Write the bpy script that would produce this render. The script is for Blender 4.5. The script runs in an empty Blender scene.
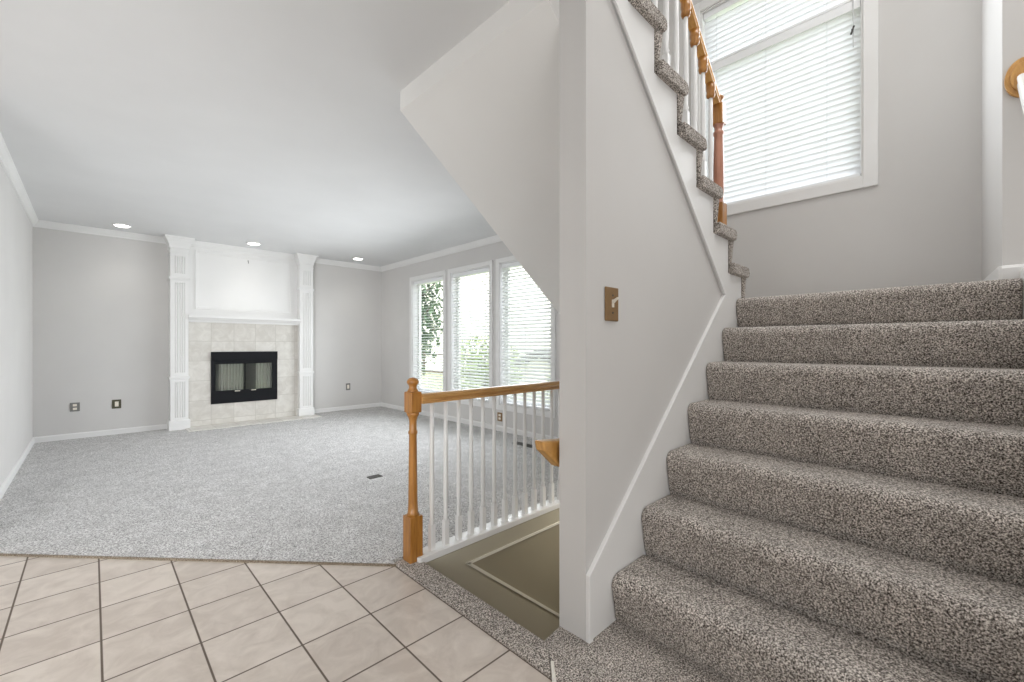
import bpy, bmesh, math, random
from mathutils import Vector, Matrix
random.seed(7)
sc = bpy.context.scene
col = sc.collection
PI = math.pi

# ------------------------------------------------------------------ camera
F_PX, YAW, CY, CAM_H = 430.0, math.radians(44.3), 345.5, 1.09
cd = bpy.data.cameras.new('camera')
cam = bpy.data.objects.new('camera', cd)
col.objects.link(cam)
cd.sensor_fit = 'HORIZONTAL'
cd.sensor_width = 36.0
cd.lens = F_PX / 1024 * 36.0
cd.shift_y = (CY - 341.0) / 1024
cd.clip_start = 0.02
cam.location = (0, 0, CAM_H)
cam.rotation_euler = (PI / 2, 0, -YAW)
sc.camera = cam

# ------------------------------------------------------------------ view, world, sun, area lights
sc.view_settings.view_transform = 'Standard'
sc.view_settings.look = 'None'
sc.view_settings.gamma = 1.0
sc.view_settings.use_curve_mapping = False
sc.view_settings.exposure = 0.13
sc.cycles.use_denoising = True
sc.cycles.max_bounces = 10
sc.cycles.diffuse_bounces = 7
sc.cycles.sample_clamp_indirect = 6.0
sc.cycles.caustics_reflective = False
sc.cycles.caustics_refractive = False

world = bpy.data.worlds.new('sky')
sc.world = world
world.use_nodes = True
bg = world.node_tree.nodes['Background']
bg.inputs['Color'].default_value = (0.88, 0.94, 1.0, 1)
bg.inputs['Strength'].default_value = 3.8


def sun(name, energy, rot, angle=4):
    d = bpy.data.lights.new(name, 'SUN')
    d.energy = energy
    d.angle = math.radians(angle)
    o = bpy.data.objects.new(name, d)
    o.rotation_euler = rot
    col.objects.link(o)
    return o


def area(name, loc, direction, sx, sy, power, color=(1, 1, 1), spread=180):
    d = bpy.data.lights.new(name, 'AREA')
    d.shape = 'RECTANGLE'
    d.size, d.size_y = sx, sy
    d.energy = power
    d.color = color
    d.spread = math.radians(spread)
    o = bpy.data.objects.new(name, d)
    o.location = loc
    o.rotation_euler = Vector(direction).to_track_quat('-Z', 'Y').to_euler()
    col.objects.link(o)
    return o


sun('sun', 2.2, (0, math.radians(-38), math.radians(10)))
DAY = (0.93, 0.97, 1.0)
area('fill_behind_camera', (-0.3, -2.3, 1.5), (0.10, 1, 0.15), 2.4, 2.6, 47, (0.985, 0.995, 1.0))  # added fill from behind the camera; no door is modelled there
area('fill_foyer_side', (-2.0, 1.4, 1.2), (1, 1.2, 0.25), 2.6, 1.8, 27, (0.985, 0.995, 1.0))  # added fill from the left of the foyer, no window behind it
area('fill_toward_living', (-1.2, 0.6, 1.25), (0.55, 1, -0.06), 1.4, 1.6, 20, (0.985, 0.995, 1.0), 75)  # added fill in mid-air, aimed to brighten the living room
area('fill_stairwell_top', (2.3, -0.5, 4.8), (0.12, -0.02, -1), 1.6, 1.6, 42, (1.0, 0.99, 0.97))  # added overhead fill for the stairs, no fixture modelled
area('daylight_living_windows', (3.60, 4.6, 1.1), (-1, 0.05, -0.02), 2.9, 1.4, 43, DAY, 125)
area('daylight_landing_window', (3.50, 0.95, 3.1), (-1, -0.3, -0.05), 1.0, 1.6, 29, DAY)
area('fill_basement_stairs', (2.45, 1.25, 0.42), (-0.1, 0.25, -1), 0.3, 0.3, 3.4, (1.0, 0.95, 0.86), 140)  # added fill hidden behind the wall, brightens the stairwell panel

# ------------------------------------------------------------------ materials


def nt_new(name):
    m = bpy.data.materials.new(name)
    m.use_nodes = True
    nt = m.node_tree
    return m, nt, nt.nodes['Principled BSDF']


def N(nt, typ, **kw):
    n = nt.nodes.new(typ)
    for k, v in kw.items():
        if k.startswith('i_'):
            n.inputs[k[2:].replace('_', ' ')].default_value = v
        else:
            setattr(n, k, v)
    return n


def ramp(nt, stops):
    r = nt.nodes.new('ShaderNodeValToRGB')
    e = r.color_ramp.elements
    while len(e) < len(stops):
        e.new(0.5)
    for k, (p, c) in enumerate(stops):
        e[k].position = p
        e[k].color = (*c, 1)
    return r


def srgb(r, g, b):
    f = lambda c: (c / 255 / 12.92) if c / 255 <= 0.04045 else ((c / 255 + 0.055) / 1.055) ** 2.4
    return (f(r), f(g), f(b))


def paint(name, c, rough=0.6, bump=0.03, scale=350, vary=0.02):
    m, nt, b = nt_new(name)
    L = nt.links
    tc = N(nt, 'ShaderNodeTexCoord')
    n = N(nt, 'ShaderNodeTexNoise', i_Scale=2.0, i_Detail=3.0)
    L.new(tc.outputs['Object'], n.inputs['Vector'])
    r = ramp(nt, [(0.3, tuple(x * (1 - vary) for x in c)), (0.7, tuple(min(1, x * (1 + vary)) for x in c))])
    L.new(n.outputs['Fac'], r.inputs['Fac'])
    L.new(r.outputs['Color'], b.inputs['Base Color'])
    b.inputs['Roughness'].default_value = rough
    n2 = N(nt, 'ShaderNodeTexNoise', i_Scale=float(scale), i_Detail=2.0)
    L.new(tc.outputs['Object'], n2.inputs['Vector'])
    bp = N(nt, 'ShaderNodeBump', i_Strength=bump, i_Distance=0.002)
    L.new(n2.outputs['Fac'], bp.inputs['Height'])
    L.new(bp.outputs['Normal'], b.inputs['Normal'])
    return m


def carpet(name, dark, mid, light, scale=260, bump=0.9):
    m, nt, b = nt_new(name)
    L = nt.links
    tc = N(nt, 'ShaderNodeTexCoord')
    n = N(nt, 'ShaderNodeTexNoise', i_Scale=float(scale), i_Detail=2.5, i_Roughness=0.65)
    L.new(tc.outputs['Object'], n.inputs['Vector'])
    r = ramp(nt, [(0.36, dark), (0.5, mid), (0.63, light)])
    L.new(n.outputs['Fac'], r.inputs['Fac'])
    # broad lay of the pile
    n3 = N(nt, 'ShaderNodeTexNoise', i_Scale=7.0, i_Detail=3.0)
    L.new(tc.outputs['Object'], n3.inputs['Vector'])
    mr = N(nt, 'ShaderNodeMapRange')
    mr.inputs['From Min'].default_value = 0.3
    mr.inputs['From Max'].default_value = 0.7
    mr.inputs['To Min'].default_value = 0.9
    mr.inputs['To Max'].default_value = 1.08
    L.new(n3.outputs['Fac'], mr.inputs['Value'])
    mx = N(nt, 'ShaderNodeVectorMath', operation='SCALE')
    L.new(r.outputs['Color'], mx.inputs[0])
    L.new(mr.outputs['Result'], mx.inputs['Scale'])
    L.new(mx.outputs['Vector'], b.inputs['Base Color'])
    b.inputs['Roughness'].default_value = 1.0
    b.inputs['Specular IOR Level'].default_value = 0.05
    try:
        b.inputs['Sheen Weight'].default_value = 0.12
        b.inputs['Sheen Roughness'].default_value = 0.6
    except Exception:
        pass
    n2 = N(nt, 'ShaderNodeTexNoise', i_Scale=scale * 0.7, i_Detail=3.0)
    L.new(tc.outputs['Object'], n2.inputs['Vector'])
    bp = N(nt, 'ShaderNodeBump', i_Strength=bump, i_Distance=0.008)
    L.new(n2.outputs['Fac'], bp.inputs['Height'])
    L.new(bp.outputs['Normal'], b.inputs['Normal'])
    return m


def oak(name, c1, c2, axis='Z', rough=0.32):
    m, nt, b = nt_new(name)
    L = nt.links
    tc = N(nt, 'ShaderNodeTexCoord')
    mp = N(nt, 'ShaderNodeMapping')
    s = {'Z': (70, 70, 5), 'X': (5, 70, 70), 'D': (14, 60, 14)}[axis]
    mp.inputs['Scale'].default_value = s
    L.new(tc.outputs['Object'], mp.inputs['Vector'])
    n = N(nt, 'ShaderNodeTexNoise', i_Scale=1.0, i_Detail=5.0, i_Roughness=0.6, i_Distortion=0.6)
    L.new(mp.outputs['Vector'], n.inputs['Vector'])
    r = ramp(nt, [(0.32, c1), (0.62, c2)])
    L.new(n.outputs['Fac'], r.inputs['Fac'])
    L.new(r.outputs['Color'], b.inputs['Base Color'])
    b.inputs['Roughness'].default_value = rough
    b.inputs['Coat Weight'].default_value = 0.3
    b.inputs['Coat Roughness'].default_value = 0.15
    return m


def tiles(name, plane, ox, oy, sx, sy, gw, c_lo, c_hi, grout, rough=0.28, bump=0.25):
    """square tiles with grout lines on the plane given by two object axes"""
    m, nt, b = nt_new(name)
    L = nt.links
    tc = N(nt, 'ShaderNodeTexCoord')
    sp = N(nt, 'ShaderNodeSeparateXYZ')
    L.new(tc.outputs['Object'], sp.inputs['Vector'])
    M = lambda op, a, bb=None: _math(nt, op, a, bb)
    u = M('DIVIDE', M('SUBTRACT', sp.outputs[plane[0]], ox), sx)
    v = M('DIVIDE', M('SUBTRACT', sp.outputs[plane[1]], oy), sy)
    fu, fv = M('FRACT', u), M('FRACT', v)
    du = M('MULTIPLY', M('MINIMUM', fu, M('SUBTRACT', 1.0, fu)), sx)
    dv = M('MULTIPLY', M('MINIMUM', fv, M('SUBTRACT', 1.0, fv)), sy)
    d = M('MINIMUM', du, dv)
    mr = N(nt, 'ShaderNodeMapRange')
    mr.inputs['From Min'].default_value = gw * 0.35
    mr.inputs['From Max'].default_value = gw * 0.65
    L.new(d, mr.inputs['Value'])
    cb = N(nt, 'ShaderNodeCombineXYZ')
    L.new(M('FLOOR', u), cb.inputs[0])
    L.new(M('FLOOR', v), cb.inputs[1])
    wn = N(nt, 'ShaderNodeTexWhiteNoise')
    L.new(cb.outputs['Vector'], wn.inputs['Vector'])
    ad = N(nt, 'ShaderNodeVectorMath', operation='MULTIPLY_ADD')
    L.new(cb.outputs['Vector'], ad.inputs[0])
    ad.inputs[1].default_value = (3.7, 5.3, 1)
    L.new(tc.outputs['Object'], ad.inputs[2])
    n = N(nt, 'ShaderNodeTexNoise', i_Scale=9.0, i_Detail=6.0, i_Roughness=0.62, i_Distortion=0.8)
    L.new(ad.outputs['Vector'], n.inputs['Vector'])
    fac = M('ADD', n.outputs['Fac'], M('MULTIPLY', M('SUBTRACT', wn.outputs['Value'], 0.5), 0.18))
    r = ramp(nt, [(0.33, c_lo), (0.66, c_hi)])
    L.new(fac, r.inputs['Fac'])
    mx = N(nt, 'ShaderNodeMix', data_type='RGBA')
    L.new(mr.outputs['Result'], mx.inputs['Factor'])
    mx.inputs[6].default_value = (*grout, 1)
    L.new(r.outputs['Color'], mx.inputs[7])
    L.new(mx.outputs[2], b.inputs['Base Color'])
    rr = N(nt, 'ShaderNodeMapRange')
    rr.inputs['To Min'].default_value = 0.9
    rr.inputs['To Max'].default_value = rough
    L.new(mr.outputs['Result'], rr.inputs['Value'])
    L.new(rr.outputs['Result'], b.inputs['Roughness'])
    bp = N(nt, 'ShaderNodeBump', i_Strength=bump, i_Distance=0.003)
    L.new(mr.outputs['Result'], bp.inputs['Height'])
    L.new(bp.outputs['Normal'], b.inputs['Normal'])
    return m


def _math(nt, op, a, b=None):
    n = nt.nodes.new('ShaderNodeMath')
    n.operation = op
    for k, v in enumerate((a, b)):
        if v is None:
            continue
        if isinstance(v, (int, float)):
            n.inputs[k].default_value = v
        else:
            nt.links.new(v, n.inputs[k])
    return n.outputs[0]


def plain(name, c, rough=0.5, metal=0.0, spec=0.5):
    m, nt, b = nt_new(name)
    L = nt.links
    tc = N(nt, 'ShaderNodeTexCoord')
    n = N(nt, 'ShaderNodeTexNoise', i_Scale=60.0, i_Detail=2.0)
    L.new(tc.outputs['Object'], n.inputs['Vector'])
    r = ramp(nt, [(0.3, tuple(x * 0.94 for x in c)), (0.7, tuple(min(1, x * 1.05) for x in c))])
    L.new(n.outputs['Fac'], r.inputs['Fac'])
    L.new(r.outputs['Color'], b.inputs['Base Color'])
    b.inputs['Roughness'].default_value = rough
    b.inputs['Metallic'].default_value = metal
    b.inputs['Specular IOR Level'].default_value = spec
    return m


def glass_mat(name, tint=(1, 1, 1), rough=0.0, mixf=0.03):
    m = bpy.data.materials.new(name)
    m.use_nodes = True
    nt = m.node_tree
    nt.nodes.clear()
    out = N(nt, 'ShaderNodeOutputMaterial')
    tr = N(nt, 'ShaderNodeBsdfTransparent')
    tr.inputs['Color'].default_value = (*tint, 1)
    gl = N(nt, 'ShaderNodeBsdfGlossy')
    gl.inputs['Roughness'].default_value = rough
    mx = N(nt, 'ShaderNodeMixShader')
    mx.inputs[0].default_value = mixf
    nt.links.new(tr.outputs[0], mx.inputs[1])
    nt.links.new(gl.outputs[0], mx.inputs[2])
    nt.links.new(mx.outputs[0], out.inputs['Surface'])
    return m


def translucent(name, c, t=0.45):
    m = bpy.data.materials.new(name)
    m.use_nodes = True
    nt = m.node_tree
    b = nt.nodes['Principled BSDF']
    out = nt.nodes['Material Output']
    b.inputs['Base Color'].default_value = (*c, 1)
    b.inputs['Roughness'].default_value = 0.45
    tl = N(nt, 'ShaderNodeBsdfTranslucent')
    tl.inputs['Color'].default_value = (*c, 1)
    mx = N(nt, 'ShaderNodeMixShader')
    mx.inputs[0].default_value = t
    nt.links.new(b.outputs[0], mx.inputs[1])
    nt.links.new(tl.outputs[0], mx.inputs[2])
    nt.links.new(mx.outputs[0], out.inputs['Surface'])
    return m


def emit(name, c, s):
    m = bpy.data.materials.new(name)
    m.use_nodes = True
    nt = m.node_tree
    b = nt.nodes['Principled BSDF']
    b.inputs['Base Color'].default_value = (*c, 1)
    b.inputs['Emission Color'].default_value = (*c, 1)
    b.inputs['Emission Strength'].default_value = s
    return m


WALL = paint('wall_paint', (0.625, 0.613, 0.600), 0.6, 0.05)
CEIL = paint('ceiling_paint', (0.735, 0.738, 0.742), 0.85, 0.06, 220)
SOFFIT = paint('soffit_paint', (0.80, 0.795, 0.78), 0.8, 0.05)
TRIM = paint('trim_paint', (0.78, 0.776, 0.768), 0.35, 0.01)
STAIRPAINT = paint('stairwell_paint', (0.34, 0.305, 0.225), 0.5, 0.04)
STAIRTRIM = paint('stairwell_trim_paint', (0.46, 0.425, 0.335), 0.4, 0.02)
STAIRBEAD_LIT = paint('stairwell_bead_painted_light', (0.80, 0.77, 0.68), 0.35, 0.01)  # paler than the boards: light on the bead edges put into the colour
CARPET = carpet('living_carpet', (0.18, 0.174, 0.17), (0.52, 0.512, 0.508), (0.82, 0.81, 0.80), 150)
STAIRCARPET = carpet('stair_carpet', (0.030, 0.023, 0.018), (0.325, 0.287, 0.255), (0.80, 0.74, 0.68), 195)
EDGE = carpet('carpet_edge_binding', (0.10, 0.075, 0.05), (0.22, 0.175, 0.125), (0.38, 0.32, 0.25), 240)
OAK = oak('oak_upright', (0.27, 0.105, 0.016), (0.45, 0.200, 0.040), 'Z')
OAKX = oak('oak_rail', (0.40, 0.20, 0.060), (0.60, 0.34, 0.120), 'X')
OAKD = oak('oak_sloped', (0.47, 0.225, 0.055), (0.66, 0.36, 0.105), 'D')
OAK_BACKLIT = oak('oak_backlight_tint', (0.36, 0.155, 0.095), (0.47, 0.22, 0.145), 'Z')  # same oak as the posts, with window backlight tint put into the colour
TILE = tiles('floor_tile', ('X', 'Y'), 0.0235, 1.3795, 0.2618, 0.2722, 0.0066,
             (0.52, 0.452, 0.395), (0.66, 0.59, 0.525), (0.13, 0.10, 0.078))
STONE = tiles('fireplace_tile', ('X', 'Z'), 0.905, 1.415, 0.2665, 0.2665, 0.006,
              (0.56, 0.535, 0.495), (0.68, 0.66, 0.62), (0.50, 0.48, 0.44), 0.35, 0.15)
HEARTH = tiles('hearth_tile', ('X', 'Y'), 0.905, 6.75, 0.2665, 0.2665, 0.005,
               (0.58, 0.56, 0.52), (0.70, 0.68, 0.64), (0.52, 0.50, 0.46), 0.35, 0.12)
BLACK = plain('black_metal', (0.0035, 0.004, 0.006), 0.5, 0.0, 0.22)
SOOT = plain('firebox_lining', (0.48, 0.465, 0.43), 0.9)
MESHM = plain('mesh_curtain', (0.55, 0.53, 0.48), 0.55, 0.1)
CHROME = plain('pale_metal_handle', (0.75, 0.72, 0.64), 0.25, 0.8)
BRONZE = plain('bronze_plate', (0.27, 0.165, 0.075), 0.42, 0.35)
IVORY = plain('ivory_plastic', (0.82, 0.76, 0.66), 0.4)
PEWTER = plain('grey_plate', (0.20, 0.195, 0.185), 0.5, 0.2)
OLIVE = plain('dark_bronze_plate', (0.085, 0.080, 0.050), 0.5, 0.3)
VENT = plain('dark_register_metal', (0.08, 0.075, 0.07), 0.5, 0.3)
GLASS = glass_mat('window_glass')
FGLASS = glass_mat('fire_door_glass', (0.85, 0.87, 0.86), 0.02)
SLAT = translucent('blind_slat', (0.90, 0.905, 0.91), 0.55)
BLINDW = paint('blind_rail_white', (0.85, 0.86, 0.87), 0.4, 0.0)
CORD = plain('blind_cord', (0.62, 0.63, 0.64), 0.7)
LAMP = emit('lamp_lens', (1.0, 0.97, 0.92), 9.0)
LEAF = plain('tree_leaves', (0.10, 0.165, 0.085), 0.6)
LEAF2 = plain('bush_leaves', (0.29, 0.37, 0.14), 0.6)
BARK = plain('bark', (0.12, 0.09, 0.065), 0.9)
SIDING = paint('cream_siding', (0.78, 0.74, 0.63), 0.7, 0.02)
SHINGLE = plain('roof_shingle', (0.085, 0.08, 0.08), 0.9)
LAWN = paint('lawn', (0.31, 0.34, 0.20), 0.95, 0.3, 60, 0.25)

# ------------------------------------------------------------------ builders


def BM():
    return bmesh.new()


def box(bm, x0, x1, y0, y1, z0, z1, bev=0.0):
    vs = [bm.verts.new((x, y, z)) for x in (x0, x1) for y in (y0, y1) for z in (z0, z1)]
    fs = []
    for idx in ((0, 1, 3, 2), (4, 6, 7, 5), (0, 4, 5, 1), (2, 3, 7, 6), (0, 2, 6, 4), (1, 5, 7, 3)):
        fs.append(bm.faces.new([vs[k] for k in idx]))
    if bev:
        es = list({e for f in fs for e in f.edges})
        bmesh.ops.bevel(bm, geom=es, offset=bev, segments=2, affect='EDGES', profile=0.5)
    return bm


def prism(bm, pts, axis, a, b):
    """pts: outline in the plane across AXIS ('Y': (x,z), 'X': (y,z), 'Z': (x,y)), swept from a to b"""
    def P(p, t):
        return {'Y': (p[0], t, p[1]), 'X': (t, p[0], p[1]), 'Z': (p[0], p[1], t)}[axis]
    A = [bm.verts.new(P(p, a)) for p in pts]
    B = [bm.verts.new(P(p, b)) for p in pts]
    n = len(pts)
    bm.faces.new(A)
    bm.faces.new(B[::-1])
    for k in range(n):
        bm.faces.new((A[k], B[k], B[(k + 1) % n], A[(k + 1) % n]))
    return bm


def lathe(bm, prof, cx, cy, seg=20, sq=False):
    """prof: (radius, z) from bottom to top"""
    rings = []
    for r, z in prof:
        rings.append([bm.verts.new((cx + r * math.cos(2 * PI * k / seg), cy + r * math.sin(2 * PI * k / seg), z)) for k in range(seg)])
    for A, B in zip(rings, rings[1:]):
        for k in range(seg):
            f = bm.faces.new((A[k], A[(k + 1) % seg], B[(k + 1) % seg], B[k]))
            f.smooth = True
    bm.faces.new(rings[0][::-1])
    bm.faces.new(rings[-1])
    return bm


def sweep(bm, section, p0, p1, up=(0, 0, 1)):
    """section: (side, up) outline, carried straight from p0 to p1; its up axis is kept vertical-ish"""
    p0, p1 = Vector(p0), Vector(p1)
    d = (p1 - p0).normalized()
    s = d.cross(Vector(up)).normalized()
    u = s.cross(d)
    A = [bm.verts.new(p0 + s * a + u * b) for a, b in section]
    B = [bm.verts.new(p1 + s * a + u * b) for a, b in section]
    n = len(section)
    bm.faces.new(A[::-1])
    bm.faces.new(B)
    for k in range(n):
        bm.faces.new((A[k], A[(k + 1) % n], B[(k + 1) % n], B[k]))
    return bm


def rod(bm, p0, p1, r, seg=8):
    return sweep(bm, [(r * math.cos(2 * PI * k / seg), r * math.sin(2 * PI * k / seg)) for k in range(seg)], p0, p1,
                 (0, 0, 1) if abs((Vector(p1) - Vector(p0)).normalized().z) < 0.9 else (0, 1, 0))


def obj(name, bm, m, parent=None, label=None, bevel=0.0, smooth=False, kind=None):
    """links BM (built in world coordinates) as one mesh under PARENT"""
    base = Vector((0, 0, 0))
    if parent is not None:
        q = parent
        while q is not None:
            base += q.location
            q = q.parent
        bmesh.ops.translate(bm, verts=bm.verts, vec=-base)
    bmesh.ops.recalc_face_normals(bm, faces=bm.faces)
    me = bpy.data.meshes.new(name)
    bm.to_mesh(me)
    bm.free()
    me.materials.append(m)
    if smooth:
        for p in me.polygons:
            p.use_smooth = True
    o = bpy.data.objects.new(name, me)
    col.objects.link(o)
    if parent is not None:
        o.parent = parent
    if label:
        o['label'] = label
    if kind:
        o['kind'] = kind
    if bevel:
        md = o.modifiers.new('soft_edges', 'BEVEL')
        md.width = bevel
        md.segments = 3
        md.limit_method = 'ANGLE'
        md.angle_limit = math.radians(35)
    return o


def thing(name, label, cat, loc=(0, 0, 0), group=None):
    o = bpy.data.objects.new(name, None)
    o.empty_display_size = 0.1
    o.location = loc
    col.objects.link(o)
    o['label'] = label
    o['category'] = cat
    if group:
        o['group'] = group
    return o


def tag(o, label, cat, group=None):
    o['label'] = label
    o['category'] = cat
    if group:
        o['group'] = group
    return o


def struct(name, bm, m, parent=None, bevel=0.0):
    return obj(name, bm, m, parent, bevel=bevel, kind='structure' if parent is None else None)


def dup(root, loc, label=None):
    r = root.copy()
    r.location = loc
    col.objects.link(r)
    if label:
        r['label'] = label
    for ch in list(root.children):
        c = ch.copy()
        c.parent = r
        col.objects.link(c)
        for g in list(ch.children):
            d = g.copy()
            d.parent = c
            col.objects.link(d)
    return r


def wall_with_holes(bm, X0, X1, u0, u1, z0, z1, holes):
    """a wall slab X0..X1 thick, running along Y from u0 to u1, with rectangular holes (y0,y1,za,zb)"""
    us = sorted({u0, u1, *[h[0] for h in holes], *[h[1] for h in holes]})
    zs = sorted({z0, z1, *[h[2] for h in holes], *[h[3] for h in holes]})
    for a, b in zip(us, us[1:]):
        for c, d in zip(zs, zs[1:]):
            my, mz = (a + b) / 2, (c + d) / 2
            if any(h[0] < my < h[1] and h[2] < mz < h[3] for h in holes):
                continue
            box(bm, X0, X1, a, b, c, d)
    bmesh.ops.remove_doubles(bm, verts=bm.verts, dist=1e-5)
    # drop the inner faces shared by two cells
    seen = {}
    for f in list(bm.faces):
        key = tuple(sorted(v.index for v in f.verts))
        seen.setdefault(key, []).append(f)
    return bm


# ------------------------------------------------------------------ main measures (metres)
XL, YF, XR = -0.475, 7.15, 3.711          # left wall, fireplace wall, window wall
CZ = 2.49                                  # ceiling
WY0, WY1, WX0 = 0.931, 1.054, 1.283        # the wall between the two stair flights
HX = 1.213                                 # head of the sloped soffit
SY = 2.125                                 # living-room side of the upper flight
UP = 4.95                                  # ceiling of the stairwell
ZT = [0.0, 0.203, 0.403, 0.603, 0.803, 1.000, 1.192, 1.378]   # treads of the lower flight; the last is the landing
XRISE = [1.46 + 0.2272 * k for k in range(7)]
RY = -0.207                                # open side of the lower flight
LAND = ZT[-1]
STUBX = 2.95

# living-room windows: openings (y0, y1, z0, z1)
LWIN = [(5.245, 6.115, 0.335, 2.135), (4.215, 5.068, 0.335, 2.135), (3.165, 4.028, 0.335, 2.135)]
SWIN = (0.42, 1.50, 2.225, 3.93)

# ------------------------------------------------------------------ setting
bm = BM()
pts = [(XL, 3.60), (1.085, 1.915), (1.085, 1.98), (1.20, 1.98), (1.20, 1.935), (3.711, 1.935), (3.711, YF), (XL, YF)]
prism(bm, pts, 'Z', -0.12, 0.004)
struct('floor', bm, CARPET)

bm = BM()
prism(bm, [(-2.2, -2.4), (STUBX, -2.4), (STUBX, RY - 0.03), (1.10, RY - 0.03), (1.072, 0.94), (1.072, 1.93), (XL, 3.60), (XL, 3.7), (-2.2, 3.7)], 'Z', -0.12, 0.0)
struct('floor_tile', bm, TILE)

# bound edge of the carpet along the tile
bm = BM()
sweep(bm, [(-0.009, -0.004), (0.009, -0.004), (0.008, 0.006), (0, 0.010), (-0.008, 0.006)], (XL, 3.60, 0.0), (1.08, 1.918, 0.0))
struct('trim_1', bm, EDGE)

# ceiling over foyer and living room
bm = BM()
box(bm, -2.2, HX, -2.4, YF + 0.15, CZ, CZ + 0.28)
box(bm, HX, XR + 0.15, SY - 0.03, YF + 0.15, CZ, CZ + 0.28)
struct('ceiling', bm, CEIL)

# sloped soffit under the upper flight, with the drop face at its head
SLOPE = 0.766
bm = BM()
soz = lambda x: 2.385 - SLOPE * (x - HX)
xe = 2.80
prism(bm, [(HX, 2.385), (HX, CZ + 0.05), (HX + 0.06, CZ + 0.05), (xe, soz(xe) + 0.13), (xe, soz(xe))], 'Y', WY1, SY)
struct('ceiling_slope', bm, SOFFIT)

bm = BM()
box(bm, -2.2, XR, -2.4, SY, UP, UP + 0.1)
struct('ceiling_stairwell', bm, CEIL)
bm = BM()
box(bm, HX - 0.1, HX - 0.001, -2.4, SY, CZ + 0.01, UP)
struct('wall_upper', bm, WALL)

# outer walls
bm = BM()
box(bm, XL - 0.12, XL, 3.55, YF + 0.15, 0.0, CZ)
struct('wall_left', bm, WALL)
bm = BM()
box(bm, -2.2, XL - 0.12, 3.55, 3.67, 0, CZ)
box(bm, -2.32, -2.2, -2.4, 3.67, 0, CZ)
struct('wall_foyer', bm, WALL)
bm = BM()
box(bm, -2.32, STUBX + 0.12, -2.52, -2.4, 0, UP)
struct('wall_front', bm, WALL)
bm = BM()
FBX0, FBX1, FBZ0, FBZ1 = 1.20, 1.93, 0.33, 0.95      # hole for the firebox
for (a, b, c, d) in ((XL, FBX0, 0, CZ), (FBX1, XR + 0.15, 0, CZ), (FBX0, FBX1, 0, FBZ0), (FBX0, FBX1, FBZ1, CZ)):
    box(bm, a, b, YF, YF + 0.15, c, d)
struct('wall_back', bm, WALL)
bm = BM()
wall_with_holes(bm, XR, XR + 0.15, -0.15, YF, -0.12, UP, LWIN + [SWIN])
struct('wall_right', bm, WALL)
# side wall of the landing and the stub wall at the top of the open railing
bm = BM()
prism(bm, [(STUBX, -0.157), (XR, -0.118), (XR, -0.30), (STUBX + 0.12, -0.30), (STUBX + 0.12, -2.4), (STUBX, -2.4)], 'Z', 0, UP)
struct('wall_landing', bm, WALL)

# ---- the wall between the flights
Z2 = [LAND + 0.005 + 0.195 * k for k in range(0, 9)]   # treads of the upper flight (Z2[0] about the landing)
TIP = [2.965 - 0.2236 * (k - 1) for k in range(0, 9)]   # nosing tips, from index 1
R2 = [t - 0.042 for t in TIP]                           # riser planes
saw = [(R2[1] - 0.028, LAND - 0.02)]
for k in range(1, 8):
    saw += [(R2[k] - 0.028, Z2[k] - 0.063), (R2[k + 1] - 0.028, Z2[k] - 0.063)]
bm = BM()
prism(bm, [(WX0, 0.0), (WX0, 2.9)] + [(x, z) for x, z in saw[::-1] if x > WX0 + 0.01] + [(R2[1] - 0.01, 0.0)], 'Y', WY0, WY1)
struct('wall_stairs', bm, WALL)
bm = BM()
box(bm, WX0, HX + 0.3, WY0, WY1, 2.75, UP)
struct('wall_stairs_upper', bm, WALL)

# wall on the living-room side of the upper flight
bm = BM()
prism(bm, [(HX + 0.05, CZ + 0.02), (HX + 0.05, UP), (XR, UP), (XR, 1.1), (xe + 0.002, 1.1), (xe + 0.002, soz(xe) + 0.13)], 'Y', SY - 0.03, SY - 0.001)
struct('wall_flight', bm, WALL)
# end wall under the landing
bm = BM()
box(bm, 2.80, 2.86, 1.80, SY, -0.05, 1.2)
struct('wall_understairs', bm, WALL)

# baseboards
BH = 0.07
bprof = lambda s: [(0, 0), (0.014 * s, 0), (0.014 * s, BH - 0.014), (0.007 * s, BH - 0.003), (0, BH)]


def base_x(name, x, s, y0, y1, z=0.0):
    bm = BM()
    prism(bm, [(x + a, z + b) for a, b in bprof(s)], 'Y', y0, y1)
    struct(name, bm, TRIM)


def base_y(name, y, s, x0, x1, z=0.0):
    bm = BM()
    prism(bm, [(y + a, z + b) for a, b in bprof(s)], 'X', x0, x1)
    struct(name, bm, TRIM)


base_x('baseboard_left', XL, 1, 3.55, YF)
base_y('baseboard_back', YF, -1, XL, 0.70)
base_y('baseboard_back_corner', YF, -1, 2.49, XR)
base_x('baseboard_right', XR, -1, SY, YF)
base_x('baseboard_landing', STUBX, -1, RY - 0.028, -0.156, LAND + 0.004)
bm = BM()
bm2 = [(STUBX + 0.0, -0.157), (XR, -0.118), (XR, -0.104), (STUBX - 0.014, -0.143), (STUBX - 0.014, -0.157)]
prism(bm, bm2, 'Z', LAND, LAND + BH)
struct('baseboard_landing_side', bm, TRIM, bevel=0.004)

# crown mouldings
cprof = [(0, 0), (0.044, 0), (0.044, -0.012), (0.037, -0.020), (0.031, -0.034), (0.022, -0.052), (0.013, -0.062), (0.011, -0.075), (0, -0.078)]


def crown(name, axis, w, s, a, b):
    bm = BM()
    prism(bm, [(w + s * p, CZ + q) for p, q in cprof], axis, a, b)
    struct(name, bm, TRIM)


crown('trim_2', 'Y', XL, 1, 3.55, YF)
crown('trim_3', 'X', YF, -1, XL, 0.72)
crown('trim_4', 'X', YF, -1, 2.47, XR)
crown('trim_5', 'Y', XR, -1, SY, YF)

# ------------------------------------------------------------------ stairs


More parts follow.
